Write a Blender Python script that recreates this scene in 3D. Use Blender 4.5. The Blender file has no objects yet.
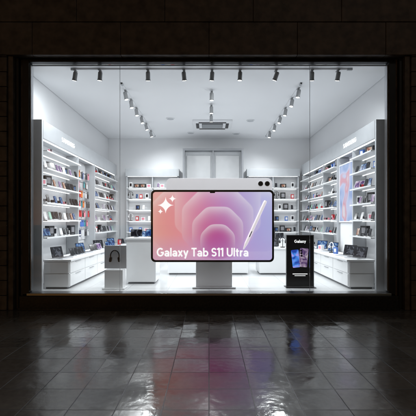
import bpy, bmesh, math, random
from mathutils import Matrix, Vector, Euler
random.seed(11)
S = bpy.context.scene
COL = S.collection
R = math.radians

# ------------------------------------------------------------------ materials
def new_mat(name):
    m = bpy.data.materials.new(name); m.use_nodes = True
    nt = m.node_tree; b = nt.nodes["Principled BSDF"]
    return m, nt, b

def mat(name, col, rough=0.5, metal=0.0, em=None, es=0.0, var=0.0, vscale=6.0, bump=0.0, bscale=60.0, coat=0.0, nosample=False):
    m, nt, b = new_mat(name)
    b.inputs["Base Color"].default_value = (*col, 1)
    b.inputs["Roughness"].default_value = rough
    b.inputs["Metallic"].default_value = metal
    if coat: b.inputs["Coat Weight"].default_value = coat
    if em:
        b.inputs["Emission Color"].default_value = (*em, 1)
        b.inputs["Emission Strength"].default_value = es
        if nosample: m.cycles.emission_sampling = 'NONE'
    tc = nt.nodes.new("ShaderNodeTexCoord")
    if var > 0:
        n = nt.nodes.new("ShaderNodeTexNoise"); n.inputs["Scale"].default_value = vscale; n.inputs["Detail"].default_value = 6
        nt.links.new(tc.outputs["Object"], n.inputs["Vector"])
        r = nt.nodes.new("ShaderNodeValToRGB")
        r.color_ramp.elements[0].position = 0.3; r.color_ramp.elements[1].position = 0.7
        r.color_ramp.elements[0].color = (*[c*(1-var) for c in col], 1)
        r.color_ramp.elements[1].color = (*[min(1, c*(1+var)) for c in col], 1)
        nt.links.new(n.outputs["Fac"], r.inputs["Fac"]); nt.links.new(r.outputs["Color"], b.inputs["Base Color"])
    if bump > 0:
        n = nt.nodes.new("ShaderNodeTexNoise"); n.inputs["Scale"].default_value = bscale; n.inputs["Detail"].default_value = 5
        nt.links.new(tc.outputs["Object"], n.inputs["Vector"])
        bp = nt.nodes.new("ShaderNodeBump"); bp.inputs["Strength"].default_value = bump; bp.inputs["Distance"].default_value = 0.01
        nt.links.new(n.outputs["Fac"], bp.inputs["Height"]); nt.links.new(bp.outputs["Normal"], b.inputs["Normal"])
    return m

def screen_mat(name, c1, c2, c3, es=0.45, scale=9.0):
    m, nt, b = new_mat(name)
    tc = nt.nodes.new("ShaderNodeTexCoord")
    n = nt.nodes.new("ShaderNodeTexNoise"); n.inputs["Scale"].default_value = scale; n.inputs["Detail"].default_value = 1; n.inputs["Distortion"].default_value = 1.2
    r = nt.nodes.new("ShaderNodeValToRGB")
    r.color_ramp.elements[0].position = 0.36; r.color_ramp.elements[0].color = (*c1, 1)
    r.color_ramp.elements[1].position = 0.64; r.color_ramp.elements[1].color = (*c3, 1)
    e = r.color_ramp.elements.new(0.5); e.color = (*c2, 1)
    nt.links.new(tc.outputs["Object"], n.inputs["Vector"]); nt.links.new(n.outputs["Fac"], r.inputs["Fac"])
    hs = nt.nodes.new("ShaderNodeHueSaturation"); hs.inputs["Value"].default_value = 0.3
    nt.links.new(r.outputs["Color"], hs.inputs["Color"]); nt.links.new(hs.outputs["Color"], b.inputs["Base Color"])
    nt.links.new(r.outputs["Color"], b.inputs["Emission Color"])
    b.inputs["Emission Strength"].default_value = es; b.inputs["Roughness"].default_value = 0.15
    m.cycles.emission_sampling = 'NONE'
    return m

WHITE = mat("white_paint", (0.79, 0.80, 0.82), 0.55, var=0.02, vscale=1.5)
CEIL = mat("ceiling_plaster", (0.83, 0.84, 0.86), 0.8, var=0.02, vscale=1.0, bump=0.05)
LACQ = mat("white_lacquer", (0.80, 0.81, 0.82), 0.25, var=0.015)
LGREY = mat("pale_grey_laminate", (0.46, 0.48, 0.505), 0.5, var=0.04)
MGREY = mat("mid_grey_laminate", (0.24, 0.25, 0.27), 0.45, var=0.05)
DGREY = mat("dark_grey_metal", (0.045, 0.047, 0.05), 0.4, 0.4, var=0.1)
LAMPG = mat("lamp_grey_metal", (0.22, 0.225, 0.23), 0.45, 0.2, var=0.08)
LAMPL = mat("lamp_pale_metal", (0.36, 0.37, 0.38), 0.45, 0.2, var=0.08)
BLACK = mat("black_plastic", (0.012, 0.012, 0.014), 0.3, var=0.1)
STEEL = mat("brushed_steel", (0.55, 0.56, 0.58), 0.3, 1.0, var=0.05)
SILVER = mat("silver_casing", (0.62, 0.63, 0.66), 0.35, 0.3, var=0.02)
CASEGLOW = mat("glowing_silver_print", (0.62, 0.62, 0.65), 0.4, em=(0.94, 0.93, 0.98), es=0.52, var=0.02, nosample=True)  # emission added to the silver so the rear casing does not render dark
PENGLOW = mat("glowing_white_print", (0.75, 0.72, 0.74), 0.4, em=(1.0, 0.93, 0.95), es=0.65, nosample=True)  # added glow lifts the stylus, which gets little lamp light from the front
STONE = mat("dark_brown_granite", (0.17, 0.13, 0.10), 0.45, var=0.4, vscale=7, bump=0.3, bscale=50)
PLINTH = mat("black_granite", (0.035, 0.031, 0.029), 0.2, var=0.5, vscale=30, bump=0.05)
LED = mat("led_strip", (1, 1, 1), 0.5, em=(0.96, 0.98, 1.0), es=2.4, nosample=True)
LENS = mat("lamp_lens", (1, 1, 1), 0.5, em=(1.0, 0.98, 0.95), es=6.0, nosample=True)
LETTER = mat("white_lettering", (0.9, 0.9, 0.9), 0.5, em=(1, 1, 1), es=0.95, nosample=True)
colors = {
 "red": (0.55, 0.03, 0.04), "navy": (0.02, 0.03, 0.10), "pink": (0.7, 0.25, 0.32), "teal": (0.03, 0.25, 0.28),
 "black": (0.015, 0.015, 0.018), "white": (0.76, 0.76, 0.77), "blue": (0.05, 0.15, 0.5), "grey": (0.25, 0.25, 0.27), "orange": (0.7, 0.2, 0.04), "mint": (0.35, 0.6, 0.5)}
CM = {k: mat(k + "_plastic", v, 0.4, var=0.05) for k, v in colors.items()}
SCR = [screen_mat("screen_image_blue", (0.01, 0.03, 0.14), (0.06, 0.17, 0.42), (0.4, 0.55, 0.75)),
       screen_mat("screen_image_violet", (0.14, 0.07, 0.24), (0.45, 0.3, 0.52), (0.85, 0.72, 0.84)),
       screen_mat("screen_image_dark", (0.006, 0.006, 0.01), (0.02, 0.022, 0.03), (0.12, 0.13, 0.16)),
       screen_mat("screen_image_warm", (0.35, 0.12, 0.08), (0.65, 0.42, 0.3), (0.9, 0.86, 0.80))]

# ------------------------------------------------------------------ mesh helpers
def _tmp_to(bm, t, mi, smooth=False):
    for f in t.faces:
        f.material_index = mi; f.smooth = smooth
    me = bpy.data.meshes.new("tmp"); t.to_mesh(me); t.free()
    bm.from_mesh(me); bpy.data.meshes.remove(me)

def rr_pts(w, h, r, n=6):
    pts = []
    for cx, cz, a0 in ((w/2-r, h/2-r, 0), (-w/2+r, h/2-r, 90), (-w/2+r, -h/2+r, 180), (w/2-r, -h/2+r, 270)):
        for i in range(n+1):
            a = R(a0 + 90*i/n); pts.append((cx + r*math.cos(a), cz + r*math.sin(a)))
    return pts

def B(c, s, m=0, bev=0.0, rot=None): return ('b', c, s, m, bev, rot)
def C(c, r, d, m=0, axis='Z', r2=None, seg=20, rot=None): return ('c', c, r, d, m, axis, r2, seg, rot)
def RR(c, w, h, t, r, m=0, rot=None, bev=0.0): return ('r', c, w, h, t, r, m, rot, bev)
def PG(c, pts, t, m=0): return ('p', c, pts, t, m)

def build(prims):
    bm = bmesh.new()
    for p in prims:
        t = bmesh.new()
        if p[0] == 'b':
            _, c, s, m, bev, rot = p
            bmesh.ops.create_cube(t, size=1.0)
            bmesh.ops.scale(t, vec=s, verts=t.verts)
            if bev: bmesh.ops.bevel(t, geom=list(t.edges), offset=bev, segments=2, affect='EDGES', profile=0.6)
            M = Matrix.Translation(c) @ (Euler(rot).to_matrix().to_4x4() if rot else Matrix())
            t.transform(M); _tmp_to(bm, t, m)
        elif p[0] == 'c':
            _, c, r, d, m, axis, r2, seg, rot = p
            bmesh.ops.create_cone(t, cap_ends=True, segments=seg, radius1=r, radius2=r if r2 is None else r2, depth=d)
            E = Matrix()
            if axis == 'Y': E = Matrix.Rotation(R(90), 4, 'X')
            if axis == 'X': E = Matrix.Rotation(R(90), 4, 'Y')
            if rot: E = Euler(rot).to_matrix().to_4x4() @ E
            t.transform(Matrix.Translation(c) @ E); _tmp_to(bm, t, m)
        else:
            if p[0] == 'r':
                _, c, w, h, th, r, m, rot, bev = p
                pts = rr_pts(w, h, r)
            else:
                _, c, pts, th, m = p; rot = None; bev = 0
            f = [t.verts.new((x, -th/2, z)) for x, z in pts]
            g = [t.verts.new((x, th/2, z)) for x, z in pts]
            t.faces.new(f); t.faces.new(g[::-1]); n = len(pts)
            for i in range(n): t.faces.new((f[i], g[i], g[(i+1) % n], f[(i+1) % n]))
            bmesh.ops.recalc_face_normals(t, faces=t.faces)
            if bev:
                es = [e for e in t.edges if abs(e.verts[0].co.y - e.verts[1].co.y) < 1e-6]
                bmesh.ops.bevel(t, geom=es, offset=bev, segments=2, affect='EDGES')
            M = Matrix.Translation(c) @ (Euler(rot).to_matrix().to_4x4() if rot else Matrix())
            t.transform(M); _tmp_to(bm, t, m)
    me = bpy.data.meshes.new("mesh"); bm.to_mesh(me); bm.free()
    return me

def tag(o, label=None, category=None, group=None, kind=None):
    if label: o["label"] = label
    if category: o["category"] = category
    if group: o["group"] = group
    if kind: o["kind"] = kind
    return o

def obj(name, prims, mats, parent=None, loc=(0, 0, 0), rot=(0, 0, 0), **k):
    me = prims if isinstance(prims, bpy.types.Mesh) else build(prims)
    me.name = name
    if not me.materials:
        for m in mats: me.materials.append(m)
    o = bpy.data.objects.new(name, me); COL.objects.link(o)
    o.location = loc; o.rotation_euler = rot
    if parent: o.parent = parent
    return tag(o, **k)

def empty(name, loc=(0, 0, 0), rot=(0, 0, 0), parent=None, **k):
    o = bpy.data.objects.new(name, None); COL.objects.link(o); o.empty_display_size = 0.2
    o.location = loc; o.rotation_euler = rot
    if parent: o.parent = parent
    return tag(o, **k)

# geometric sans lettering: each letter a flat bold stroke outline with square ends (cap height 1)
def arc(cx, cy, rx, ry, a0, a1, n=22):
    return [(cx + rx*math.cos(R(a0+(a1-a0)*i/n)), cy + ry*math.sin(R(a0+(a1-a0)*i/n))) for i in range(n+1)]
GL = {
 'G': (0.86, [arc(.44, .5, .36, .42, 45, 352), [(.49, .455), (.86, .455)]]),
 'a': (0.60, [arc(.29, .40, .215, .215, 152, 0) + [(.505, 0)], arc(.285, .205, .205, .135, 0, 360)]),
 'l': (0.20, [[(.10, 0), (.10, 1.0)]]),
 'x': (0.58, [[(.06, .70), (.52, 0)], [(.52, .70), (.06, 0)]]),
 'y': (0.58, [[(.06, .70), (.31, .05)], [(.54, .70), (.20, -.24)]]),
 'T': (0.64, [[(.0, .92), (.64, .92)], [(.32, .92), (.32, 0)]]),
 'b': (0.64, [arc(.34, .34, .24, .265, 0, 360), [(.10, 1.0), (.10, 0)]]),
 'S': (0.62, [arc(.31, .70, .215, .215, 20, 262) + arc(.31, .285, .235, .205, 82, -158)]),
 '1': (0.34, [[(.0, .80), (.24, .96)], [(.24, 1.0), (.24, 0)]]),
 'U': (0.74, [[(.09, 1.0)] + arc(.37, .36, .28, .28, 180, 360) + [(.65, 1.0)]]),
 't': (0.40, [[(.17, .90)] + arc(.29, .20, .12, .12, 180, 275), [(.0, .62), (.38, .62)]]),
 'r': (0.38, [[(.10, .70), (.10, 0)], arc(.34, .36, .24, .26, 178, 88)]),
 'A': (0.80, [[(.04, 0), (.40, .98)], [(.40, .98), (.76, 0)], [(.15, .28), (.65, .28)]]),
 'M': (0.92, [[(.09, 0), (.09, 1.0)], [(.09, .97), (.46, .20)], [(.46, .20), (.83, .97)], [(.83, 1.0), (.83, 0)]]),
 'N': (0.80, [[(.09, 0), (.09, 1.0)], [(.09, .96), (.71, .04)], [(.71, 0), (.71, 1.0)]]),
 ' ': (0.24, []),
}
def lettering(name, s, cap, parent, loc, rz=0.0, width=None, align='LEFT', stroke=0.085, m=None, gap=0.085):
    adv = 0; strokes = []
    for ch in s:
        w_, st = GL[ch]
        for p in st: strokes.append([(x+adv, y) for x, y in p])
        adv += w_ + gap
    adv -= gap
    sx = cap if width is None else width/adv
    off = -adv*sx/2 if align == 'CENTER' else 0
    bm = bmesh.new(); r = stroke*cap
    for j, p in enumerate(strokes):
        q = [Vector((off + x*sx, y*cap)) for x, y in p]; n = len(q); closed = (q[0]-q[-1]).length < 1e-5
        A_, B_ = [], []
        for i in range(n):
            if closed: d = (q[(i+1) % n if i < n-1 else 1] - q[i-1 if i > 0 else n-2])
            else: d = q[min(i+1, n-1)] - q[max(i-1, 0)]
            d.normalize(); nn = Vector((-d.y, d.x))*r
            A_.append(q[i]+nn); B_.append(q[i]-nn)
        y0 = -0.002 - 0.00035*(j % 3); y1 = 0.002
        va = [bm.verts.new((v.x, y0, v.y)) for v in A_]; vb = [bm.verts.new((v.x, y0, v.y)) for v in B_]
        wa = [bm.verts.new((v.x, y1, v.y)) for v in A_]; wb = [bm.verts.new((v.x, y1, v.y)) for v in B_]
        for i in range(n-1):
            bm.faces.new((va[i], va[i+1], vb[i+1], vb[i])); bm.faces.new((wa[i+1], va[i+1], va[i], wa[i])); bm.faces.new((vb[i], vb[i+1], wb[i+1], wb[i]))
        bm.faces.new((va[0], vb[0], wb[0], wa[0])); bm.faces.new((vb[-1], va[-1], wa[-1], wb[-1]))
    me = bpy.data.meshes.new(name); bm.to_mesh(me); bm.free(); me.materials.append(m or LETTER)
    return obj(name, me, [], parent, loc, (0, 0, rz))

# ------------------------------------------------------------------ pavement and ground
def pavement_mat():
    m, nt, b = new_mat("wet_stone_paving"); L = nt.links; N = nt.nodes
    T = 0.40
    tc = N.new("ShaderNodeTexCoord")
    br = N.new("ShaderNodeTexBrick"); br.offset = 0.0; br.squash = 1.0
    br.inputs["Scale"].default_value = 1.0; br.inputs["Brick Width"].default_value = T; br.inputs["Row Height"].default_value = T
    br.inputs["Mortar Size"].default_value = 0.005; br.inputs["Mortar Smooth"].default_value = 0.3
    br.inputs["Color1"].default_value = (0, 0, 0, 1); br.inputs["Color2"].default_value = (1, 1, 1, 1); br.inputs["Mortar"].default_value = (0.5, 0.5, 0.5, 1)
    L.new(tc.outputs["Object"], br.inputs["Vector"])
    wn = N.new("ShaderNodeTexWhiteNoise"); wn.noise_dimensions = '1D'
    sep = N.new("ShaderNodeSeparateColor"); L.new(br.outputs["Color"], sep.inputs[0]); L.new(sep.outputs[0], wn.inputs["W"])
    n1 = N.new("ShaderNodeTexNoise"); n1.inputs["Scale"].default_value = 1.0; n1.inputs["Detail"].default_value = 7; n1.inputs["Distortion"].default_value = 0.6; L.new(tc.outputs["Object"], n1.inputs["Vector"])
    n2 = N.new("ShaderNodeTexNoise"); n2.inputs["Scale"].default_value = 16; n2.inputs["Detail"].default_value = 9; L.new(tc.outputs["Object"], n2.inputs["Vector"])
    n3 = N.new("ShaderNodeTexNoise"); n3.inputs["Scale"].default_value = 3.5; n3.inputs["Detail"].default_value = 2; L.new(tc.outputs["Object"], n3.inputs["Vector"])
    r = N.new("ShaderNodeValToRGB"); r.color_ramp.elements[0].color = (0.07, 0.057, 0.046, 1); r.color_ramp.elements[1].color = (0.30, 0.25, 0.20, 1)
    mx = N.new("ShaderNodeMath"); mx.operation = 'MULTIPLY_ADD'; L.new(sep.outputs[0], mx.inputs[0]); mx.inputs[1].default_value = 0.35
    hf = N.new("ShaderNodeMath"); hf.operation = 'MULTIPLY'; hf.inputs[1].default_value = 0.7; L.new(n2.outputs["Fac"], hf.inputs[0]); L.new(hf.outputs[0], mx.inputs[2])
    L.new(mx.outputs[0], r.inputs["Fac"])
    mc = N.new("ShaderNodeMixRGB"); L.new(br.outputs["Fac"], mc.inputs[0]); L.new(r.outputs["Color"], mc.inputs[1]); mc.inputs[2].default_value = (0.014, 0.012, 0.010, 1)
    L.new(mc.outputs[0], b.inputs["Base Color"])
    rr = N.new("ShaderNodeMapRange"); rr.inputs[1].default_value = 0.40; rr.inputs[2].default_value = 0.66; rr.inputs[3].default_value = 0.06; rr.inputs[4].default_value = 0.24
    L.new(n1.outputs["Fac"], rr.inputs[0])
    ra = N.new("ShaderNodeMath"); ra.operation = 'MULTIPLY_ADD'; L.new(wn.outputs["Value"], ra.inputs[0]); ra.inputs[1].default_value = 0.05; L.new(rr.outputs[0], ra.inputs[2])
    rb = N.new("ShaderNodeMath"); rb.operation = 'MULTIPLY_ADD'; L.new(br.outputs["Fac"], rb.inputs[0]); rb.inputs[1].default_value = 0.3; L.new(ra.outputs[0], rb.inputs[2])
    L.new(rb.outputs[0], b.inputs["Roughness"])
    sb = N.new("ShaderNodeVectorMath"); sb.operation = 'SUBTRACT'; sb.inputs[1].default_value = (0.5, 0.5, 0.5); L.new(wn.outputs["Color"], sb.inputs[0])
    sc = N.new("ShaderNodeVectorMath"); sc.operation = 'MULTIPLY'; sc.inputs[1].default_value = (0.03, 0.045, 0.0); L.new(sb.outputs[0], sc.inputs[0])
    ge = N.new("ShaderNodeNewGeometry")
    ad = N.new("ShaderNodeVectorMath"); ad.operation = 'ADD'; L.new(ge.outputs["Normal"], ad.inputs[0]); L.new(sc.outputs[0], ad.inputs[1])
    nm = N.new("ShaderNodeVectorMath"); nm.operation = 'NORMALIZE'; L.new(ad.outputs[0], nm.inputs[0])
    h3 = N.new("ShaderNodeMath"); h3.operation = 'MULTIPLY_ADD'; L.new(n3.outputs["Fac"], h3.inputs[0]); h3.inputs[1].default_value = 1.2
    h2 = N.new("ShaderNodeMath"); h2.operation = 'MULTIPLY'; L.new(n2.outputs["Fac"], h2.inputs[0]); h2.inputs[1].default_value = 0.35; L.new(h2.outputs[0], h3.inputs[2])
    hh = N.new("ShaderNodeMath"); hh.operation = 'MULTIPLY_ADD'; L.new(br.outputs["Fac"], hh.inputs[0]); hh.inputs[1].default_value = -0.8; L.new(h3.outputs[0], hh.inputs[2])
    bp = N.new("ShaderNodeBump"); bp.inputs["Strength"].default_value = 0.5; bp.inputs["Distance"].default_value = 0.010
    L.new(hh.outputs[0], bp.inputs["Height"]); L.new(nm.outputs[0], bp.inputs["Normal"]); L.new(bp.outputs["Normal"], b.inputs["Normal"])
    b.inputs["Specular IOR Level"].default_value = 1.0
    return m
PAVE = pavement_mat()
ASPH = mat("asphalt", (0.05, 0.05, 0.05), 0.6, var=0.3, vscale=20, bump=0.4)
obj("ground", [B((0, 0, -0.17), (400, 400, 0.04))], [ASPH], label="dark asphalt ground running out to the horizon", category="ground", kind="structure")
obj("pavement", [B((0, 1.5, -0.05), (60, 11.0, 0.10), 0)], [PAVE], label="wet brown stone paving slabs before the shop", category="pavement", kind="structure")
obj("kerb", [B((0, -4.1, -0.06), (60, 0.19, 0.125), 0, 0.015)], [mat("kerb_stone", (0.25, 0.24, 0.23), 0.6, var=0.2, bump=0.3)], label="grey granite kerb edging the stone pavement", category="kerb", kind="structure")

# ------------------------------------------------------------------ building
shop = empty("shop_building", (0, 7, 0), label="stone-faced shop building with one large lit window", category="shop")
def bp(name, prims, mats, parent=shop, **k):
    o = obj(name, prims, mats, parent, **k); o.location = Vector((0, -7, 0)); return o

def courses(x0, x1, y0, y1, z0, z1, h, split):
    out = []; z = z0; i = 0
    while z < z1 - 0.01:
        hh = min(h, z1 - z); xs = [x0]
        x = x0 + (split if i % 2 == 0 else split*0.5)
        while x < x1 - 0.15: xs.append(x); x += split
        xs.append(x1)
        for a, b_ in zip(xs[:-1], xs[1:]):
            out.append(B(((a+b_)/2, (y0+y1)/2, z+hh/2), (b_-a-0.006, y1-y0+random.uniform(-0.004, 0.004), hh-0.012), 0, 0.008))
        z += hh; i += 1
    out.append(B(((x0+x1)/2, (y0+y1)/2+0.02, (z0+z1)/2), (x1-x0-0.04, y1-y0-0.012, z1-z0-0.02), 1))
    return out
MORT = mat("dark_mortar", (0.02, 0.018, 0.016), 0.9)
for s in (-1, 1):
    a, b_ = sorted((s*3.66, s*8.0))
    bp("pier", courses(a, b_, 6.80, 7.35, 0.0, 4.62, 0.27, 2.2), [STONE, MORT])
    bp("reveal", [B((s*3.61, 7.09, 2.31), (0.09, 0.50, 4.62), 0, 0.006), B((s*3.53, 7.12, 2.31), (0.06, 0.42, 4.62), 1, 0.005), B((s*3.478, 7.15, 2.31), (0.036, 0.34, 4.62), 0, 0.005)], [STONE, DGREY])
bp("upper_wall", courses(-8.0, 8.0, 6.80, 7.35, 4.62, 9.2, 0.60, 1.6), [STONE, MORT])
bp("plinth", [B((0, 6.95, 0.125), (6.90, 0.24, 0.25), 0, 0.008), B((0, 6.84, 0.02), (6.90, 0.10, 0.04), 0, 0.005)], [PLINTH])
win = empty("shop_window", (0, 0, 0), parent=shop)
def wp(name, prims, mats):
    o = obj(name, prims, mats, win); o.location = (0, -7, 0); return o
wp("frame", [B((-3.395, 7.03, 2.44), (0.12, 0.14, 4.36), 0, 0.004), B((3.395, 7.03, 2.44), (0.12, 0.14, 4.36), 0, 0.004),
             B((0, 7.03, 4.59), (6.66, 0.14, 0.05), 0, 0.004),
             B((-3.325, 7.05, 2.42), (0.018, 0.10, 4.20), 1), B((3.325, 7.05, 2.42), (0.018, 0.10, 4.20), 1)], [DGREY, STEEL])
wp("sill", [B((0, 6.99, 0.275), (6.66, 0.27, 0.046), 0, 0.006)], [STEEL])
gm = bpy.data.materials.new("window_glass"); gm.use_nodes = True
nt = gm.node_tree; nt.nodes.clear()
o_ = nt.nodes.new("ShaderNodeOutputMaterial"); tr = nt.nodes.new("ShaderNodeBsdfTransparent"); gl = nt.nodes.new("ShaderNodeBsdfGlossy")
tr.inputs[0].default_value = (0.97, 0.98, 0.975, 1); gl.inputs["Roughness"].default_value = 0.0
fr = nt.nodes.new("ShaderNodeFresnel"); fr.inputs[0].default_value = 1.45; mx = nt.nodes.new("ShaderNodeMixShader")
nt.links.new(fr.outputs[0], mx.inputs[0]); nt.links.new(tr.outputs[0], mx.inputs[1]); nt.links.new(gl.outputs[0], mx.inputs[2]); nt.links.new(mx.outputs[0], o_.inputs[0])
for a, b_ in ((-3.31, -1.675), (-1.665, 1.885), (1.895, 3.31)):
    wp("glass_pane", [B(((a+b_)/2, 7.05, 2.425), (b_-a, 0.008, 4.25))], [gm])
wp("glass_joint", [B((-1.67, 7.05, 2.425), (0.005, 0.012, 4.25))], [LGREY])
wp("glass_joint", [B((1.89, 7.05, 2.425), (0.005, 0.012, 4.25))], [LGREY])

# interior shell
XW = 3.56; YB = 13.30; ZF = 0.28; ZC = 4.55
bp("side_wall", [B((-XW-0.1, 10.35, 2.4), (0.2, 6.0, 4.7))], [WHITE])
bp("side_wall", [B((XW+0.1, 10.35, 2.4), (0.2, 6.0, 4.7))], [WHITE])
bp("rear_wall", [B((0, YB+0.1, 2.4), (7.7, 0.2, 4.7))], [WHITE])
bp("ceiling", [B((0, 10.22, ZC+0.06), (7.1, 6.2, 0.12))], [CEIL])
m, ntf, bf = new_mat("shop_floor_tile"); br = ntf.nodes.new("ShaderNodeTexBrick"); tc = ntf.nodes.new("ShaderNodeTexCoord")
br.offset = 0; br.inputs["Scale"].default_value = 1; br.inputs["Brick Width"].default_value = 0.8; br.inputs["Row Height"].default_value = 0.8; br.inputs["Mortar Size"].default_value = 0.003
br.inputs["Color1"].default_value = (0.56, 0.57, 0.58, 1); br.inputs["Color2"].default_value = (0.61, 0.62, 0.63, 1); br.inputs["Mortar"].default_value = (0.28, 0.28, 0.28, 1)
ntf.links.new(tc.outputs["Object"], br.inputs["Vector"]); ntf.links.new(br.outputs["Color"], bf.inputs["Base Color"]); bf.inputs["Roughness"].default_value = 0.16
bp("floor", [B((0, 10.20, ZF-0.14), (7.1, 6.2, 0.28))], [m])
bp("skirting", [B((0, YB-0.012, ZF+0.06), (7.1, 0.02, 0.12))], [LGREY])

# ------------------------------------------------------------------ ceiling track lights
def light(parent, loc, rot, power, size=165):
    l = bpy.data.lights.new("lamp_glow", 'SPOT'); l.energy = power; l.spot_size = R(size); l.spot_blend = 1.0
    l.color = (0.95, 0.978, 1.0); l.shadow_soft_size = 0.09
    o = bpy.data.objects.new("lamp_glow", l); COL.objects.link(o); o.parent = parent; o.location = loc; o.rotation_euler = rot
def lampset(m_, k=1.0):
    a = build([C((0, 0, 0), 0.046*k, 0.15*k, 0, seg=24), C((0, 0, -0.078*k), 0.052*k, 0.02*k, 0, seg=24), C((0, 0, 0.082*k), 0.036*k, 0.018*k, 0, seg=24)])
    b = build([C((0, 0, -0.09*k), 0.040*k, 0.006, 0, seg=24)])
    c = build([C((0, 0, -0.035), 0.012, 0.07, 0, seg=10), B((0, 0, -0.008), (0.05, 0.14, 0.016), 0, 0.003)])
    a.materials.append(m_); b.materials.append(LENS); c.materials.append(m_); return a, b, c
LA, LB = lampset(LAMPG, 0.9), lampset(LAMPL, 0.95)
def spot(x, y, tilt, yaw, power, st=LA, lab="dark grey"):
    e = empty("track_spotlight", (x, y, ZC-0.034), label=f"{lab} cylindrical spotlight hanging from a ceiling track", category="spotlight", group="spotlights on the ceiling tracks")
    obj("mounting_stem", st[2], [], e)
    h = obj("lamp_head", st[0], [], e, (0, 0, -0.115), (R(tilt), 0, R(yaw)))
    obj("lamp_lens", st[1], [], h)
    if power: light(h, (0, 0, -0.11), (0, 0, 0), power)
def track(x, y, L, ang, lab):
    obj("lighting_track", [B((0, 0, -0.016), (0.036, L, 0.032), 0, 0.003), B((0, L/2-0.05, -0.02), (0.042, 0.1, 0.038), 1), B((0, -L/2+0.05, -0.02), (0.042, 0.1, 0.038), 1)], [WHITE, LGREY], None, (x, y, ZC), (0, 0, ang), label=lab, category="lighting track")
track(0.05, 7.22, 5.4, R(90), "white ceiling lighting track running along the window")
track(-1.85, 10.4, 4.9, 0, "white ceiling lighting track running towards the rear wall")
track(1.95, 10.4, 4.9, 0, "white ceiling lighting track running towards the rear wall")
P = 135
for i, px in enumerate((75, 100, 148, 184, 212, 240, 276, 312, 338)):
    spot((px-209)*0.0192, 7.22, random.uniform(8, 30), random.uniform(-50, 50), P*1.0 if i % 2 == 0 else 0)
for i, y in enumerate((8.35, 8.95, 9.6, 10.35, 11.1, 12.0)):
    spot(-1.85, y, random.uniform(8, 18), -90+random.uniform(-30, 30), P*1.25 if i % 2 else 0, LB, "pale grey")
for i, y in enumerate((8.2, 8.85, 9.6, 10.35, 11.2, 12.1)):
    spot(1.95, y, random.uniform(8, 18), 90+random.uniform(-30, 30), P*1.25 if i % 2 else 0, LB, "pale grey")
spot(0.06, 8.4, 5, 0, P*1.2, LB, "pale grey"); spot(0.06, 9.4, 5, 0, 0, LB, "pale grey"); spot(0.06, 10.2, 14, 0, P*1.7, LB, "pale grey")

ac = empty("air_conditioner", (0.1, 11.3, ZC), label="white ceiling air-conditioning cassette with dark louvres", category="air conditioner")
obj("casing", [B((0, 0, -0.03), (1.15, 0.95, 0.06), 0, 0.012)], [WHITE], ac)
obj("grille", [B((0, 0, -0.066), (0.62, 0.5, 0.012), 0, 0.003)] + [B((0, -0.2+0.05*i, -0.076), (0.6, 0.02, 0.008), 1) for i in range(9)], [DGREY, LGREY], ac)
for c_, s_ in (((0, -0.36, -0.066), (0.8, 0.09, 0.012)), ((0, 0.36, -0.066), (0.8, 0.09, 0.012)), ((-0.44, 0, -0.066), (0.09, 0.55, 0.012)), ((0.44, 0, -0.066), (0.09, 0.55, 0.012))):
    obj("louvre", [B(c_, s_, 0, 0.003)], [BLACK], ac)
for x, y in ((-1.1, 10.7), (1.2, 10.9), (-0.6, 12.4), (0.9, 12.5)):
    e = empty("ceiling_speaker", (x, y, ZC), label="small round white speaker flush in the ceiling", category="speaker", group="round fittings in the ceiling")
    obj("rim", [C((0, 0, -0.01), 0.12, 0.02, 0, seg=28)], [WHITE], e); obj("mesh_cover", [C((0, 0, -0.022), 0.095, 0.008, 0, seg=28)], [LGREY], e)

# ------------------------------------------------------------------ products
def phone_mesh(body, scr):
    t = R(-18)
    me = build([RR((0, 0, 0.093), 0.074, 0.152, 0.009, 0.012, 0, (t, 0, 0)), RR((0, -0.0058, 0.0915), 0.067, 0.144, 0.003, 0.009, 1, (t, 0, 0)),
                B((0, 0.02, 0.035), (0.03, 0.04, 0.07), 2, 0.004), B((0, 0.0, 0.006), (0.06, 0.09, 0.012), 2, 0.004)])
    for m_ in (body, scr, CM["white"]): me.materials.append(m_)
    return me
def tablet_mesh(body, scr):
    t = R(-24)
    me = build([RR((0, 0, 0.10), 0.25, 0.165, 0.009, 0.014, 0, (t, 0, 0)), RR((0, -0.0055, 0.0975), 0.233, 0.148, 0.003, 0.008, 1, (t, 0, 0)),
                B((0, 0.045, 0.04), (0.06, 0.06, 0.08), 2, 0.004), B((0, 0.02, 0.006), (0.12, 0.12, 0.012), 2, 0.004)])
    for m_ in (body, scr, STEEL): me.materials.append(m_)
    return me
def laptop_mesh(scr):
    me = build([B((0, -0.02, 0.010), (0.34, 0.23, 0.018), 0, 0.004), B((0, -0.005, 0.020), (0.30, 0.10, 0.003), 2),
                RR((0, 0.135, 0.125), 0.34, 0.225, 0.008, 0.01, 2, (R(-14), 0, 0)), RR((0, 0.129, 0.125), 0.32, 0.20, 0.003, 0.004, 1, (R(-14), 0, 0))])
    for m_ in (SILVER, scr, BLACK): me.materials.append(m_)
    return me
def case_mesh(c, cam):
    me = build([RR((0, 0, 0.09), 0.088, 0.17, 0.014, 0.015, 0), RR((-0.018, -0.009, 0.142), 0.032, 0.044, 0.005, 0.008, 1), C((0, -0.002, 0.19), 0.004, 0.05, 2, 'Y', seg=8), B((0, 0, 0.186), (0.03, 0.002, 0.022), 2)])
    for m_ in (c, cam, STEEL): me.materials.append(m_)
    return me
def box_mesh(c, pic, w, h, d):
    me = build([B((0, 0, h/2), (w, d, h), 0, 0.003), RR((0, -d/2-0.001, h*0.55), w*0.62, h*0.55, 0.003, 0.006, 1), B((0, -d/2-0.001, h*0.12), (w*0.5, 0.003, 0.008), 2)])
    for m_ in (c, pic, STEEL): me.materials.append(m_)
    return me
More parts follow.
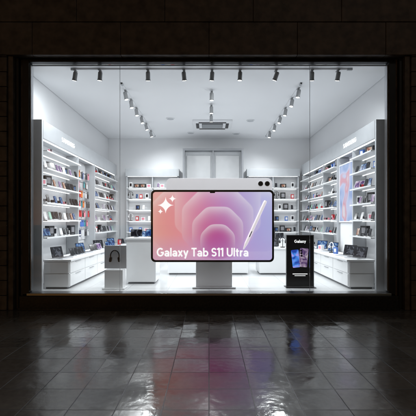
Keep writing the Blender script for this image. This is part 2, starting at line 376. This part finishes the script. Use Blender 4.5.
def headphone_mesh(c):
    prims = [C((0, 0, 0.01), 0.06, 0.02, 1), C((0, 0, 0.12), 0.008, 0.22, 1)]
    n = 14
    for i in range(n):
        a = R(180*(i+0.5)/n); prims.append(B((0.075*math.cos(a), 0, 0.165+0.085*math.sin(a)), (0.014, 0.022, 0.024), 0, 0.003, (0, -a, 0)))
    prims += [C((-0.072, 0, 0.14), 0.036, 0.03, 0, 'X', 0.03), C((0.072, 0, 0.14), 0.03, 0.03, 0, 'X', 0.036)]
    me = build(prims)
    for m_ in (c, BLACK): me.materials.append(m_)
    return me
def watch_mesh(c):
    me = build([B((0, 0.0, 0.01), (0.07, 0.07, 0.02), 2, 0.003), C((0, 0, 0.05), 0.028, 0.07, 0, 'X', seg=20), RR((0, -0.028, 0.055), 0.042, 0.046, 0.012, 0.012, 1)])
    for m_ in (c, BLACK, CM["white"]): me.materials.append(m_)
    return me
PH = [("black", phone_mesh(CM["black"], SCR[2])), ("blue", phone_mesh(CM["navy"], SCR[0])), ("violet", phone_mesh(SILVER, SCR[1])), ("white", phone_mesh(CM["white"], CM["white"])), ("warm", phone_mesh(CM["black"], SCR[3])), ("mint", phone_mesh(CM["mint"], CM["mint"]))]
TB = [("blue", tablet_mesh(CM["black"], SCR[0])), ("violet", tablet_mesh(SILVER, SCR[1])), ("dark", tablet_mesh(CM["black"], SCR[2]))]
LP = [("blue", laptop_mesh(SCR[0])), ("dark", laptop_mesh(SCR[2]))]
CS = [(k, case_mesh(CM[k], CM["black"] if k != "black" else CM["grey"])) for k in ("red", "navy", "black", "pink", "teal", "white", "black", "orange", "grey", "red", "blue")]
BX = [("white", box_mesh(CM["white"], SCR[2], 0.11, 0.19, 0.06)), ("black", box_mesh(CM["black"], SCR[0], 0.13, 0.16, 0.08)), ("black", box_mesh(CM["black"], CM["grey"], 0.17, 0.22, 0.1)),
      ("blue", box_mesh(CM["blue"], CM["white"], 0.10, 0.15, 0.05)), ("white", box_mesh(CM["white"], CM["pink"], 0.15, 0.13, 0.08)), ("black", box_mesh(CM["black"], SCR[3], 0.2, 0.14, 0.1)), ("white", box_mesh(CM["white"], CM["grey"], 0.09, 0.10, 0.05)), ("red", box_mesh(CM["red"], CM["white"], 0.10, 0.16, 0.06))]
HP = [("black", headphone_mesh(CM["black"])), ("white", headphone_mesh(CM["white"]))]
WT = [("black", watch_mesh(CM["black"])), ("red", watch_mesh(CM["red"])), ("grey", watch_mesh(CM["grey"])), ("pink", watch_mesh(CM["pink"]))]

def phone(x, y, z, rz, where):
    c, me = random.choices(PH, (5, 2, 1.6, 2.2, 1.0, 0.8))[0]
    obj("display_phone", me, [], None, (x, y, z+0.001), (0, 0, rz), label=f"smartphone with {c} screen propped on {where}", category="phone", group="phones on the wall shelves")
def tablet(x, y, z, rz, where):
    c, me = random.choices(TB, (1.5, 1, 2.5))[0]
    obj("display_tablet", me, [], None, (x, y, z+0.001), (0, 0, rz), label=f"tablet with {c} picture propped on {where}", category="tablet", group="tablets on display")
def laptop(x, y, z, rz, where):
    c, me = random.choices(LP, (1, 1))[0]
    obj("laptop", me, [], None, (x, y, z+0.001), (0, 0, rz), label=f"open silver laptop with {c} screen on {where}", category="laptop", group="laptops on display")
def pbox(x, y, z, rz, where, idx=None):
    c, me = BX[idx] if idx is not None else random.choice(BX)
    obj("product_box", me, [], None, (x, y, z+0.001), (0, 0, rz), label=f"small {c} product box standing on {where}", category="box", group="boxed accessories on the shelves")
def hphone(x, y, z, rz, where):
    c, me = random.choice(HP)
    obj("headphones", me, [], None, (x, y, z+0.001), (0, 0, rz), label=f"{c} headphones on a stand on {where}", category="headphones", group="headphones on display")
def watch(x, y, z, rz, where):
    c, me = random.choice(WT)
    obj("smart_watch", me, [], None, (x, y, z+0.001), (0, 0, rz), label=f"{c} strapped smart watch on small cradle on {where}", category="watch", group="watches on the wall shelves")

# ------------------------------------------------------------------ side wall shelf units
ZT = 3.57
def side_unit(s):
    u = empty("wall_shelf_unit", (s*3.5, 10.15, ZF), label="tall grey and white wall shelving full of phones and cases", category="shelving")
    def P_(nm, prims, mats):
        o = obj(nm, prims, mats, u); o.location = (-s*3.5, -10.15, -ZF); return o
    P_("back_panel", [B((s*3.535, 10.15, 1.92), (0.04, 5.9, 3.26))], [WHITE])
    P_("end_panel", [B((s*3.37, 7.24, (ZT+ZF)/2), (0.33, 0.06, ZT-ZF), 0, 0.004)], [LGREY])
    for y in ((9.28 if s < 0 else 9.46), 10.62, 13.0):
        P_("divider_panel", [B((s*3.365, y, (3.2+ZF)/2), (0.29, 0.05, 3.2-ZF), 0, 0.003)], [LGREY])
    P_("header", [B((s*3.365, 10.15, 3.395), (0.33, 5.76, 0.35), 0, 0.006)], [LGREY])
    P_("light_strip", [B((s*3.26, 10.15, 3.212), (0.03, 5.6, 0.012))], [LED])
    zs = [3.0, 2.66, 2.32, 1.98, 1.64, 1.30]
    near = (7.30, 9.24) if s < 0 else (7.30, 8.40)
    bays = [near, (10.66, 12.96)]
    if s > 0: bays.append((9.50, 10.58))
    for y0, y1 in bays:
        for z in zs:
            P_("shelf", [B((s*3.33, (y0+y1)/2, z-0.012), (0.36, y1-y0, 0.024), 0, 0.003), B((s*3.146, (y0+y1)/2, z-0.012), (0.008, y1-y0, 0.03), 1),
                         B((s*3.44, (y0+y1)/2, z-0.029), (0.02, y1-y0, 0.008), 2)], [LACQ, LACQ, LED])
    for bi, (y0, y1) in enumerate(bays):
        for zi, z in enumerate(zs):
            y = y0 + 0.13; mode = random.random()
            while y < y1 - 0.1:
                t = random.random()
                rz = -s*R(90) + R(random.uniform(-8, 8)) + s*R(22 if bi == 0 else 0)
                if zi == 0 and t < 0.5: y += 0.22; continue
                if mode > 0.75: t = 0.3 + 0.7*t      # some shelves carry more boxes and watches
                if t < 0.55: phone(s*3.24, y, z, rz, "a white wall shelf"); y += random.uniform(0.14, 0.24)
                elif t < 0.67: tablet(s*3.27, y+0.06, z, rz, "a white wall shelf"); y += 0.36
                elif t < 0.82: pbox(s*3.3, y, z, rz, "a white wall shelf"); y += 0.22
                elif t < 0.92: watch(s*3.24, y, z, rz, "a white wall shelf"); y += 0.13
                else: y += 0.14
    return u, P_, bays
ul, PL, _ = side_unit(-1)
ur, PR, _ = side_unit(1)
PL("pegboard", [B((-3.50, 9.95, 2.15), (0.03, 1.28, 2.05), 0)], [WHITE])
for j in range(7): PL("peg_rail", [B((-3.475, 9.95, 1.22+0.255*j+0.192), (0.02, 1.26, 0.012))], [STEEL])
for j in range(7):
    for i in range(10):
        k, me = random.choice(CS)
        if random.random() < 0.06: continue
        obj("phone_case", me, [], None, (-3.44+random.uniform(0, 0.12), 9.38+0.125*i, 1.22+0.255*j), (0, 0, R(90)+R(random.uniform(-4, 4))), label=f"{k} phone case hanging from a peg rail", category="phone case", group="phone cases hanging on the pegboard")
def poster_mat():
    m, nt, b = new_mat("poster_blue_pink"); N = nt.nodes; L = nt.links
    tc = N.new("ShaderNodeTexCoord"); n = N.new("ShaderNodeTexNoise"); n.inputs["Scale"].default_value = 1.5; n.inputs["Distortion"].default_value = 1.2; n.inputs["Detail"].default_value = 1
    L.new(tc.outputs["Object"], n.inputs["Vector"]); r = N.new("ShaderNodeValToRGB"); cr = r.color_ramp
    cr.elements[0].position = 0.3; cr.elements[0].color = (0.10, 0.18, 0.5, 1); cr.elements[1].position = 0.74; cr.elements[1].color = (0.8, 0.72, 0.78, 1)
    for p_, c_ in ((0.42, (0.3, 0.45, 0.8, 1)), (0.52, (0.6, 0.65, 0.9, 1)), (0.62, (0.75, 0.3, 0.38, 1))):
        e = cr.elements.new(p_); e.color = c_
    L.new(n.outputs["Fac"], r.inputs["Fac"]); L.new(r.outputs[0], b.inputs["Emission Color"]); b.inputs["Emission Strength"].default_value = 0.75
    b.inputs["Base Color"].default_value = (0.1, 0.1, 0.12, 1); b.inputs["Roughness"].default_value = 0.3; m.cycles.emission_sampling = 'NONE'
    return m
PR("divider_panel", [B((3.365, 8.43, (3.2+ZF)/2), (0.29, 0.05, 3.2-ZF), 0, 0.003)], [LGREY])
PR("picture_panel", [B((3.30, 8.945, 2.30), (0.05, 0.90, 1.36), 0, 0.004)], [poster_mat()])
PR("picture_frame", [B((3.29, 8.475, 2.30), (0.06, 0.03, 1.42), 0), B((3.29, 9.415, 2.30), (0.06, 0.03, 1.42), 0), B((3.29, 8.945, 2.995), (0.06, 0.91, 0.03), 0), B((3.29, 8.945, 1.605), (0.06, 0.91, 0.03), 0)], [WHITE])
PR("lower_panel", [B((3.31, 8.945, 1.22), (0.04, 0.96, 0.72), 0, 0.004)], [WHITE])
for s, U_ in ((-1, ul), (1, ur)):
    lettering("brand_lettering", "SAMSUNG", 0.10, U_, (s*3.192-s*3.5, 8.55-10.15, 3.345-ZF), -s*R(90), 0.78, 'CENTER', 0.08, gap=0.14)

def side_counter(s):
    e = empty("display_counter", (s*3.1, 10.1, ZF), label="long low white lacquered counter with drawers under the shelves", category="counter")
    def Q(nm, prims, mats):
        o = obj(nm, prims, mats, e); o.location = (-s*3.1, -10.1, -ZF); return o
    Q("cabinet", [B((s*3.0, 10.15, 0.57), (0.50, 5.5, 0.50), 0, 0.006)], [LACQ])
    Q("top", [B((s*2.985, 10.15, 0.84), (0.56, 5.56, 0.04), 0, 0.006)], [WHITE])
    Q("toe_kick", [B((s*3.02, 10.15, 0.30), (0.42, 5.4, 0.04))], [MGREY])
    for i in range(6):
        y = 7.86 + 0.9*i
        for z, h in ((0.70, 0.22), (0.455, 0.24)):
            Q("drawer", [B((s*2.744, y, z), (0.014, 0.88, h), 0, 0.003), B((s*2.732, y, z+h/2-0.02), (0.014, 0.3, 0.012), 1)], [LACQ, STEEL])
    for z, h in ((0.70, 0.22), (0.455, 0.24)): Q("drawer", [B((s*3.0, 7.392, z), (0.47, 0.012, h), 0, 0.003)], [LACQ])
    y = 7.65
    while y < 12.7:
        t = random.random(); rz = -s*R(90) + s*R(random.uniform(10, 35))
        if t < 0.42: laptop(s*2.98, y, 0.86, rz, "a white counter"); y += 0.55
        elif t < 0.74: tablet(s*2.95, y, 0.86, rz, "a white counter"); y += 0.42
        elif t < 0.84: hphone(s*2.95, y, 0.86, rz, "a white counter"); y += 0.3
        else: pbox(s*2.95, y, 0.86, rz, "a white counter"); y += 0.3
side_counter(-1); side_counter(1)

# ------------------------------------------------------------------ rear shelving and partition
def rear_unit(x0, x1):
    xc = (x0+x1)/2; w = x1-x0
    e = empty("rear_shelf_unit", (xc, 13.1, ZF), label="white rear wall shelving stocked with boxes and phones", category="shelving", group="shelving on the rear wall")
    def Q(nm, prims, mats):
        o = obj(nm, prims, mats, e); o.location = (-xc, -13.1, -ZF); return o
    Q("back_panel", [B((xc, 13.27, 1.85), (w, 0.03, 3.1))], [WHITE])
    Q("header", [B((xc, 13.08, 3.30), (w+0.04, 0.36, 0.26), 0, 0.005)], [LGREY])
    Q("light_strip", [B((xc, 12.95, 3.165), (w-0.1, 0.03, 0.01))], [LED])
    n = 2
    for i in range(n+1): Q("divider_panel", [B((x0+0.02+(w-0.04)*i/n, 13.1, 1.72), (0.03, 0.31, 2.88), 0, 0.002)], [LGREY])
    Q("cabinet", [B((xc, 13.07, 0.56), (w-0.06, 0.40, 0.54), 0, 0.005)], [LACQ])
    for z in (2.78, 2.4, 2.02, 1.64, 1.26):
        Q("shelf", [B((xc, 13.08, z-0.012), (w-0.02, 0.33, 0.022), 0, 0.002), B((xc, 13.20, z-0.028), (w-0.08, 0.02, 0.008), 1)], [LACQ, LED])
    for z in (2.78, 2.4, 2.02, 1.64, 1.26, 0.832):
        x = x0 + 0.14
        while x < x1 - 0.12:
            if abs(x - xc) < 0.08: x += 0.1; continue
            t = random.random()
            if t < 0.5: pbox(x, 13.05, z, R(random.uniform(-5, 5)), "a rear shelf", random.choice((0, 1, 2, 2, 5, 4, 3, 7))); x += 0.21
            elif t < 0.75: phone(x, 13.0, z, R(random.uniform(-5, 5)), "a rear shelf"); x += 0.13
            elif t < 0.85: hphone(x, 13.02, z, 0, "a rear shelf"); x += 0.22
            else: x += 0.12
rear_unit(-2.85, -1.05); rear_unit(1.32, 3.1)

pt = empty("display_partition", (0.135, 12.5, ZF), label="tall grey freestanding partition with framed grey panels", category="partition")
def Q(nm, prims, mats):
    o = obj(nm, prims, mats, pt); o.location = (-0.135, -12.5, -ZF); return o
Q("frame", [B((-0.83, 12.5, 2.15), (0.07, 0.30, 3.74), 0, 0.004), B((1.10, 12.5, 2.15), (0.07, 0.30, 3.74), 0, 0.004), B((0.135, 12.5, 3.985), (1.86, 0.30, 0.07), 0, 0.004), B((0.135, 12.5, 2.15), (0.05, 0.26, 3.60), 0, 0.004)], [MGREY])
LBX = mat("grey_panel_face", (0.44, 0.45, 0.465), 0.4, var=0.04)
for xx in (-0.343, 0.613):
    Q("panel", [B((xx, 12.55, 2.12), (0.90, 0.06, 3.66), 0, 0.003)], [LGREY])
    Q("inset_panel", [B((xx, 12.50, 3.25), (0.78, 0.05, 1.1), 0, 0.003)], [LBX])

# ------------------------------------------------------------------ free-standing plinths
def plinth(x0, x1, y0, y1, ztop, lab):
    xc, yc = (x0+x1)/2, (y0+y1)/2; h = ztop-ZF
    e = empty("display_plinth", (xc, yc, ZF), label=lab, category="plinth", group="display plinths on the shop floor")
    obj("body", [B((0, 0, h/2+0.01), (x1-x0-0.03, y1-y0-0.03, h-0.06), 0, 0.005)], [LACQ], e)
    obj("top", [B((0, 0, h-0.02), (x1-x0, y1-y0, 0.038), 0, 0.006)], [WHITE], e)
    obj("base", [B((0, 0, 0.012), (x1-x0-0.1, y1-y0-0.1, 0.02), 0)], [MGREY], e)
plinth(-1.78, -1.12, 8.0, 8.7, 1.26, "tall white square plinth carrying tablets")
tablet(-1.6, 8.3, 1.26, R(10), "a tall white plinth"); tablet(-1.3, 8.45, 1.26, R(-8), "a tall white plinth")
plinth(-1.05, 1.0, 9.4, 10.3, 1.18, "long white central table with gadgets")
for x in (-0.8, -0.4, 0.1, 0.5): laptop(x, 9.75, 1.18, R(random.uniform(-15, 15)), "the central table")
plinth(1.25, 2.0, 9.4, 10.2, 0.95, "low white square plinth carrying a laptop")
laptop(1.62, 9.7, 0.95, R(-15), "a low white plinth"); hphone(1.88, 9.6, 0.95, 0, "a low white plinth")
plinth(-2.15, -1.45, 10.6, 11.4, 1.1, "white square plinth carrying laptops")
laptop(-1.95, 10.9, 1.1, R(15), "a white plinth"); tablet(-1.6, 10.9, 1.1, 0, "a white plinth")
plinth(1.6, 2.3, 11.0, 11.8, 1.1, "white square plinth carrying laptops")
laptop(1.8, 11.3, 1.1, R(-15), "a white plinth"); tablet(2.12, 11.3, 1.1, 0, "a white plinth")

# ------------------------------------------------------------------ giant tablet window display
def art_mat():
    m, nt, b = new_mat("wallpaper_art"); N = nt.nodes; L = nt.links
    tc = N.new("ShaderNodeTexCoord"); sp = N.new("ShaderNodeSeparateXYZ"); L.new(tc.outputs["Object"], sp.inputs[0])
    def M(op, a, b2=None, c=None):
        n = N.new("ShaderNodeMath"); n.operation = op
        for i, v in enumerate((a, b2, c)):
            if v is None: continue
            if isinstance(v, (int, float)): n.inputs[i].default_value = v
            else: L.new(v, n.inputs[i])
        return n.outputs[0]
    def mix(f, a, b2, bt='MIX'):
        n = N.new("ShaderNodeMixRGB"); n.blend_type = bt
        if isinstance(f, float): n.inputs[0].default_value = f
        else: L.new(f, n.inputs[0])
        for i, v in ((1, a), (2, b2)):
            if isinstance(v, tuple): n.inputs[i].default_value = (*v, 1)
            else: L.new(v, n.inputs[i])
        return n.outputs[0]
    def ramp(f, stops):
        r = N.new("ShaderNodeValToRGB"); c = r.color_ramp
        c.elements[0].position = stops[0][0]; c.elements[0].color = (*stops[0][1], 1)
        c.elements[1].position = stops[-1][0]; c.elements[1].color = (*stops[-1][1], 1)
        for p_, q in stops[1:-1]:
            e = c.elements.new(p_); e.color = (*q, 1)
        L.new(f, r.inputs["Fac"]); return r.outputs[0]
    X, Z = sp.outputs["X"], sp.outputs["Z"]
    hx = M('MULTIPLY_ADD', X, 0.43, 0.5); hue = M('MULTIPLY_ADD', Z, 0.10, hx)
    base = ramp(hue, [(0.0, (0.90, 0.38, 0.31)), (0.22, (0.90, 0.34, 0.36)), (0.45, (0.80, 0.27, 0.46)), (0.62, (0.64, 0.32, 0.66)), (0.8, (0.52, 0.43, 0.82)), (1.0, (0.50, 0.51, 0.88))])
    light_ = ramp(hue, [(0.0, (0.99, 0.70, 0.63)), (0.35, (0.98, 0.75, 0.79)), (0.65, (0.92, 0.80, 0.94)), (1.0, (0.82, 0.82, 0.98))])
    def oct_(cx, cz, kd):
        ax = M('ABSOLUTE', M('SUBTRACT', X, cx)); az = M('ABSOLUTE', M('SUBTRACT', Z, cz))
        return M('SMOOTH_MAX', M('SMOOTH_MAX', ax, az, 0.10), M('MULTIPLY', M('ADD', ax, az), kd), 0.10)
    cur = mix(0.30, base, light_)
    for cx, cz, size, dark in ((-0.66, 0.10, 0.60, 0.05), (0.86, 0.10, 0.60, 0.06), (0.10, 0.34, 0.84, 0.10), (0.10, 0.06, 0.70, 0.24), (0.10, -0.12, 0.50, 0.45), (0.10, -0.30, 0.34, 0.72)):
        d = oct_(cx, cz, 0.70)
        t = M('DIVIDE', d, size)
        inside = N.new("ShaderNodeMapRange"); inside.interpolation_type = 'SMOOTHSTEP'
        inside.inputs[1].default_value = 1.0; inside.inputs[2].default_value = 0.965; L.new(t, inside.inputs[0])
        tp = M('POWER', M('MINIMUM', t, 1.0), 3.5)
        deep = mix(dark, base, (0.50, 0.03, 0.26) if cx < 0.3 else (0.40, 0.26, 0.76))
        up = M('MINIMUM', M('MAXIMUM', M('MULTIPLY_ADD', M('SUBTRACT', Z, cz), 0.5/size, 0.6), 0.2), 1.0)
        col = mix(M('MULTIPLY', M('MULTIPLY', tp, up), 0.85), deep, light_)
        cur = mix(inside.outputs[0], cur, col)
    mr = N.new("ShaderNodeMapRange"); mr.inputs[1].default_value = -0.15; mr.inputs[2].default_value = -0.75; mr.inputs[3].default_value = 0; mr.inputs[4].default_value = 0.5
    L.new(Z, mr.inputs[0]); cur = mix(mr.outputs[0], cur, (0.50, 0.34, 0.78))
    L.new(cur, b.inputs["Emission Color"]); b.inputs["Emission Strength"].default_value = 0.84
    L.new(mix(0.85, cur, (0.02, 0.02, 0.02)), b.inputs["Base Color"])
    b.inputs["Roughness"].default_value = 0.3
    return m
td = empty("tablet_display", (0.07, 7.35, ZF), label="giant cut-out tablet display with pink and violet screen on white stand", category="window display")
def T(nm, prims, mats, loc=(0, 0, 0), par=None, rot=(0, 0, 0)):
    if par is None: return obj(nm, prims, mats, td, (loc[0]-0.07, loc[1]-7.35, loc[2]-ZF), rot)
    return obj(nm, prims, mats, par, loc, rot)
back = T("rear_casing", [RR((0, 0, 0), 2.08, 1.40, 0.03, 0.10, 0, None, 0.006)], [CASEGLOW], (0.20, 7.38, 1.76))
for lx in (0.81, 0.94):
    T("camera_lens", [C((0, -0.02, 0), 0.050, 0.014, 0, 'Y', seg=32), C((0, -0.029, 0), 0.040, 0.008, 1, 'Y', seg=32)], [STEEL, BLACK], (lx, 0, 0.59), back)
fc = T("front_casing", [RR((0, 0, 0), 2.37, 1.39, 0.035, 0.085, 0, None, 0.006)], [BLACK], (0.067, 7.25, 1.523))
T("screen", [RR((0, 0, 0), 2.29, 1.31, 0.006, 0.055, 0)], [art_mat()], (0, -0.0195, 0), fc)
T("camera_notch", [RR((0, 0, 0), 0.10, 0.03, 0.004, 0.012, 0)], [BLACK], (0, -0.0235, 0.648), fc)
lettering("lettering", "Galaxy Tab S11 Ultra", 0.165, fc, (-1.07, -0.026, -0.585), 0, 1.76, 'LEFT', 0.088)
def star(R_, n=12):
    pts = []
    for q in range(4):
        a0 = R(90*q)
        for i in range(n):
            a = i/n*math.pi/2; p = 2/0.62
            u, v = max(math.cos(a)**p, 0.02), max(math.sin(a)**p, 0.02)
            if i == 0: u, v = 1, 0
            pts.append((R_*(u*math.cos(a0)-v*math.sin(a0)), R_*(u*math.sin(a0)+v*math.cos(a0))))
    return pts
T("sparkle_emblem", [PG((0, 0, 0), star(0.15), 0.004, 0), PG((0.13, 0, 0.125), star(0.07), 0.004, 0), PG((-0.10, 0, -0.12), star(0.05), 0.004, 0)], [LETTER], (-0.90, -0.026, 0.40), fc)
ang = math.atan2(0.42, 0.92)
T("stylus", [C((0, 0, 0.05), 0.032, 0.86, 0, seg=24), C((0, 0, -0.44), 0.009, 0.12, 0, r2=0.032, seg=24), C((0, 0, 0.50), 0.032, 0.04, 0, r2=0.026, seg=24), B((0, -0.031, -0.18), (0.018, 0.008, 0.12), 1, 0.003)], [PENGLOW, SILVER], (0.80, -0.062, 0.01), fc, (0, ang, 0))
T("stand", [B((0.10, 7.60, 0.57), (0.72, 0.24, 0.56), 0, 0.006), B((0.10, 7.60, 0.295), (0.86, 0.34, 0.022), 0, 0.004), B((0.10, 7.46, 0.98), (0.30, 0.14, 0.05), 1), B((0.10, 7.56, 0.90), (0.30, 0.05, 0.20), 1)], [mat("white_stand_lacquer", (0.86, 0.87, 0.88), 0.3, var=0.01), STEEL], (0, 0, 0))

# ------------------------------------------------------------------ poster stand
ps = empty("poster_stand", (1.84, 7.62, ZF), (0, 0, 0), label="black freestanding poster board showing a folding phone", category="sign")
def U(nm, prims, mats, loc=(0, 0, 0), rot=(0, 0, 0)): return obj(nm, prims, mats, ps, loc, rot)
U("board", [B((0, 0, 0.535), (0.56, 0.04, 1.05), 0, 0.006)], [BLACK])
U("frame", [B((-0.275, -0.022, 0.535), (0.012, 0.012, 1.05), 0), B((0.275, -0.022, 0.535), (0.012, 0.012, 1.05), 0), B((0, -0.022, 1.055), (0.538, 0.012, 0.012), 0), B((0, -0.022, 0.016), (0.538, 0.012, 0.012), 0)], [LAMPG])
U("base", [B((0, 0, 0.006), (0.60, 0.26, 0.010), 0, 0.003)], [BLACK])
PHP = screen_mat("phone_picture_blue", (0.02, 0.06, 0.4), (0.08, 0.3, 0.9), (0.45, 0.35, 0.9), 0.9, 5)
U("phone_picture", [RR((-0.09, -0.0225, 0.58), 0.15, 0.36, 0.005, 0.02, 0, (0, R(-6), 0)), RR((0.07, -0.0225, 0.60), 0.17, 0.38, 0.005, 0.02, 1, (0, R(5), 0)),
                    C((0.02, -0.027, 0.74), 0.02, 0.005, 2, 'Y'), C((0.025, -0.027, 0.69), 0.02, 0.005, 2, 'Y'), C((0.03, -0.027, 0.64), 0.02, 0.005, 2, 'Y')], [PHP, SCR[1], BLACK])
lettering("lettering", "Galaxy", 0.06, ps, (0, -0.026, 0.90), 0, None, 'CENTER', 0.085)
U("fine_print", [B((0, -0.0225, 0.27), (0.30, 0.004, 0.014)), B((0, -0.0225, 0.235), (0.22, 0.004, 0.010))], [LETTER])

# ------------------------------------------------------------------ headphone display stand
hs = empty("headphone_stand", (-1.87, 7.5, ZF), label="white pedestal with grey panel holding black headphones", category="display stand")
def V(nm, prims, mats, loc=(0, 0, 0), rot=(0, 0, 0)): return obj(nm, prims, mats, hs, loc, rot)
V("pedestal", [B((0, 0, 0.20), (0.36, 0.26, 0.36), 0, 0.006), B((0, 0, 0.012), (0.44, 0.32, 0.022), 0, 0.004)], [LACQ])
V("panel", [B((0, 0.03, 0.62), (0.44, 0.035, 0.46), 0, 0.006)], [mat("headphone_panel_grey", (0.42, 0.43, 0.45), 0.5, var=0.04)])
pr = []
for i in range(28):
    a = R(-30 + 240*i/27); pr.append(B((0.085*math.cos(a), -0.03, 0.65+0.105*math.sin(a)), (0.018, 0.03, 0.026), 0, 0.004, (0, -a, 0)))
pr += [RR((-0.085, -0.03, 0.575), 0.045, 0.10, 0.05, 0.02, 0, (0, R(10), 0)), RR((0.085, -0.03, 0.575), 0.045, 0.10, 0.05, 0.02, 0, (0, R(-10), 0))]
V("headphones", pr, [BLACK]); V("hook", [C((0, -0.015, 0.74), 0.012, 0.07, 0, 'Y')], [STEEL])

# ------------------------------------------------------------------ camera, world, sun
cam = bpy.data.cameras.new("camera"); co = bpy.data.objects.new("camera", cam); COL.objects.link(co)
co.location = (0, 0, 1.6); co.rotation_euler = (R(90), 0, 0)
cam.sensor_width = 36; cam.lens = 36*376/416; cam.shift_x = -1/416; cam.shift_y = 14/416; cam.clip_end = 1000
S.camera = co
w = bpy.data.worlds.new("World"); S.world = w; w.use_nodes = True
nt = w.node_tree; bg = nt.nodes["Background"]; sky = nt.nodes.new("ShaderNodeTexSky"); sky.sky_type = 'NISHITA'; sky.sun_disc = False
sky.sun_elevation = R(2); sky.sun_rotation = R(200)
nt.links.new(sky.outputs[0], bg.inputs[0]); bg.inputs[1].default_value = 0.014
sl = bpy.data.lights.new("moon", 'SUN'); sl.energy = 0.03; sl.angle = R(5); sl.color = (1, 0.9, 0.8)
so = bpy.data.objects.new("sun", sl); COL.objects.link(so); so.rotation_euler = (R(60), 0, R(20))
S.view_settings.view_transform = 'Standard'; S.view_settings.look = 'None'; S.view_settings.exposure = 0
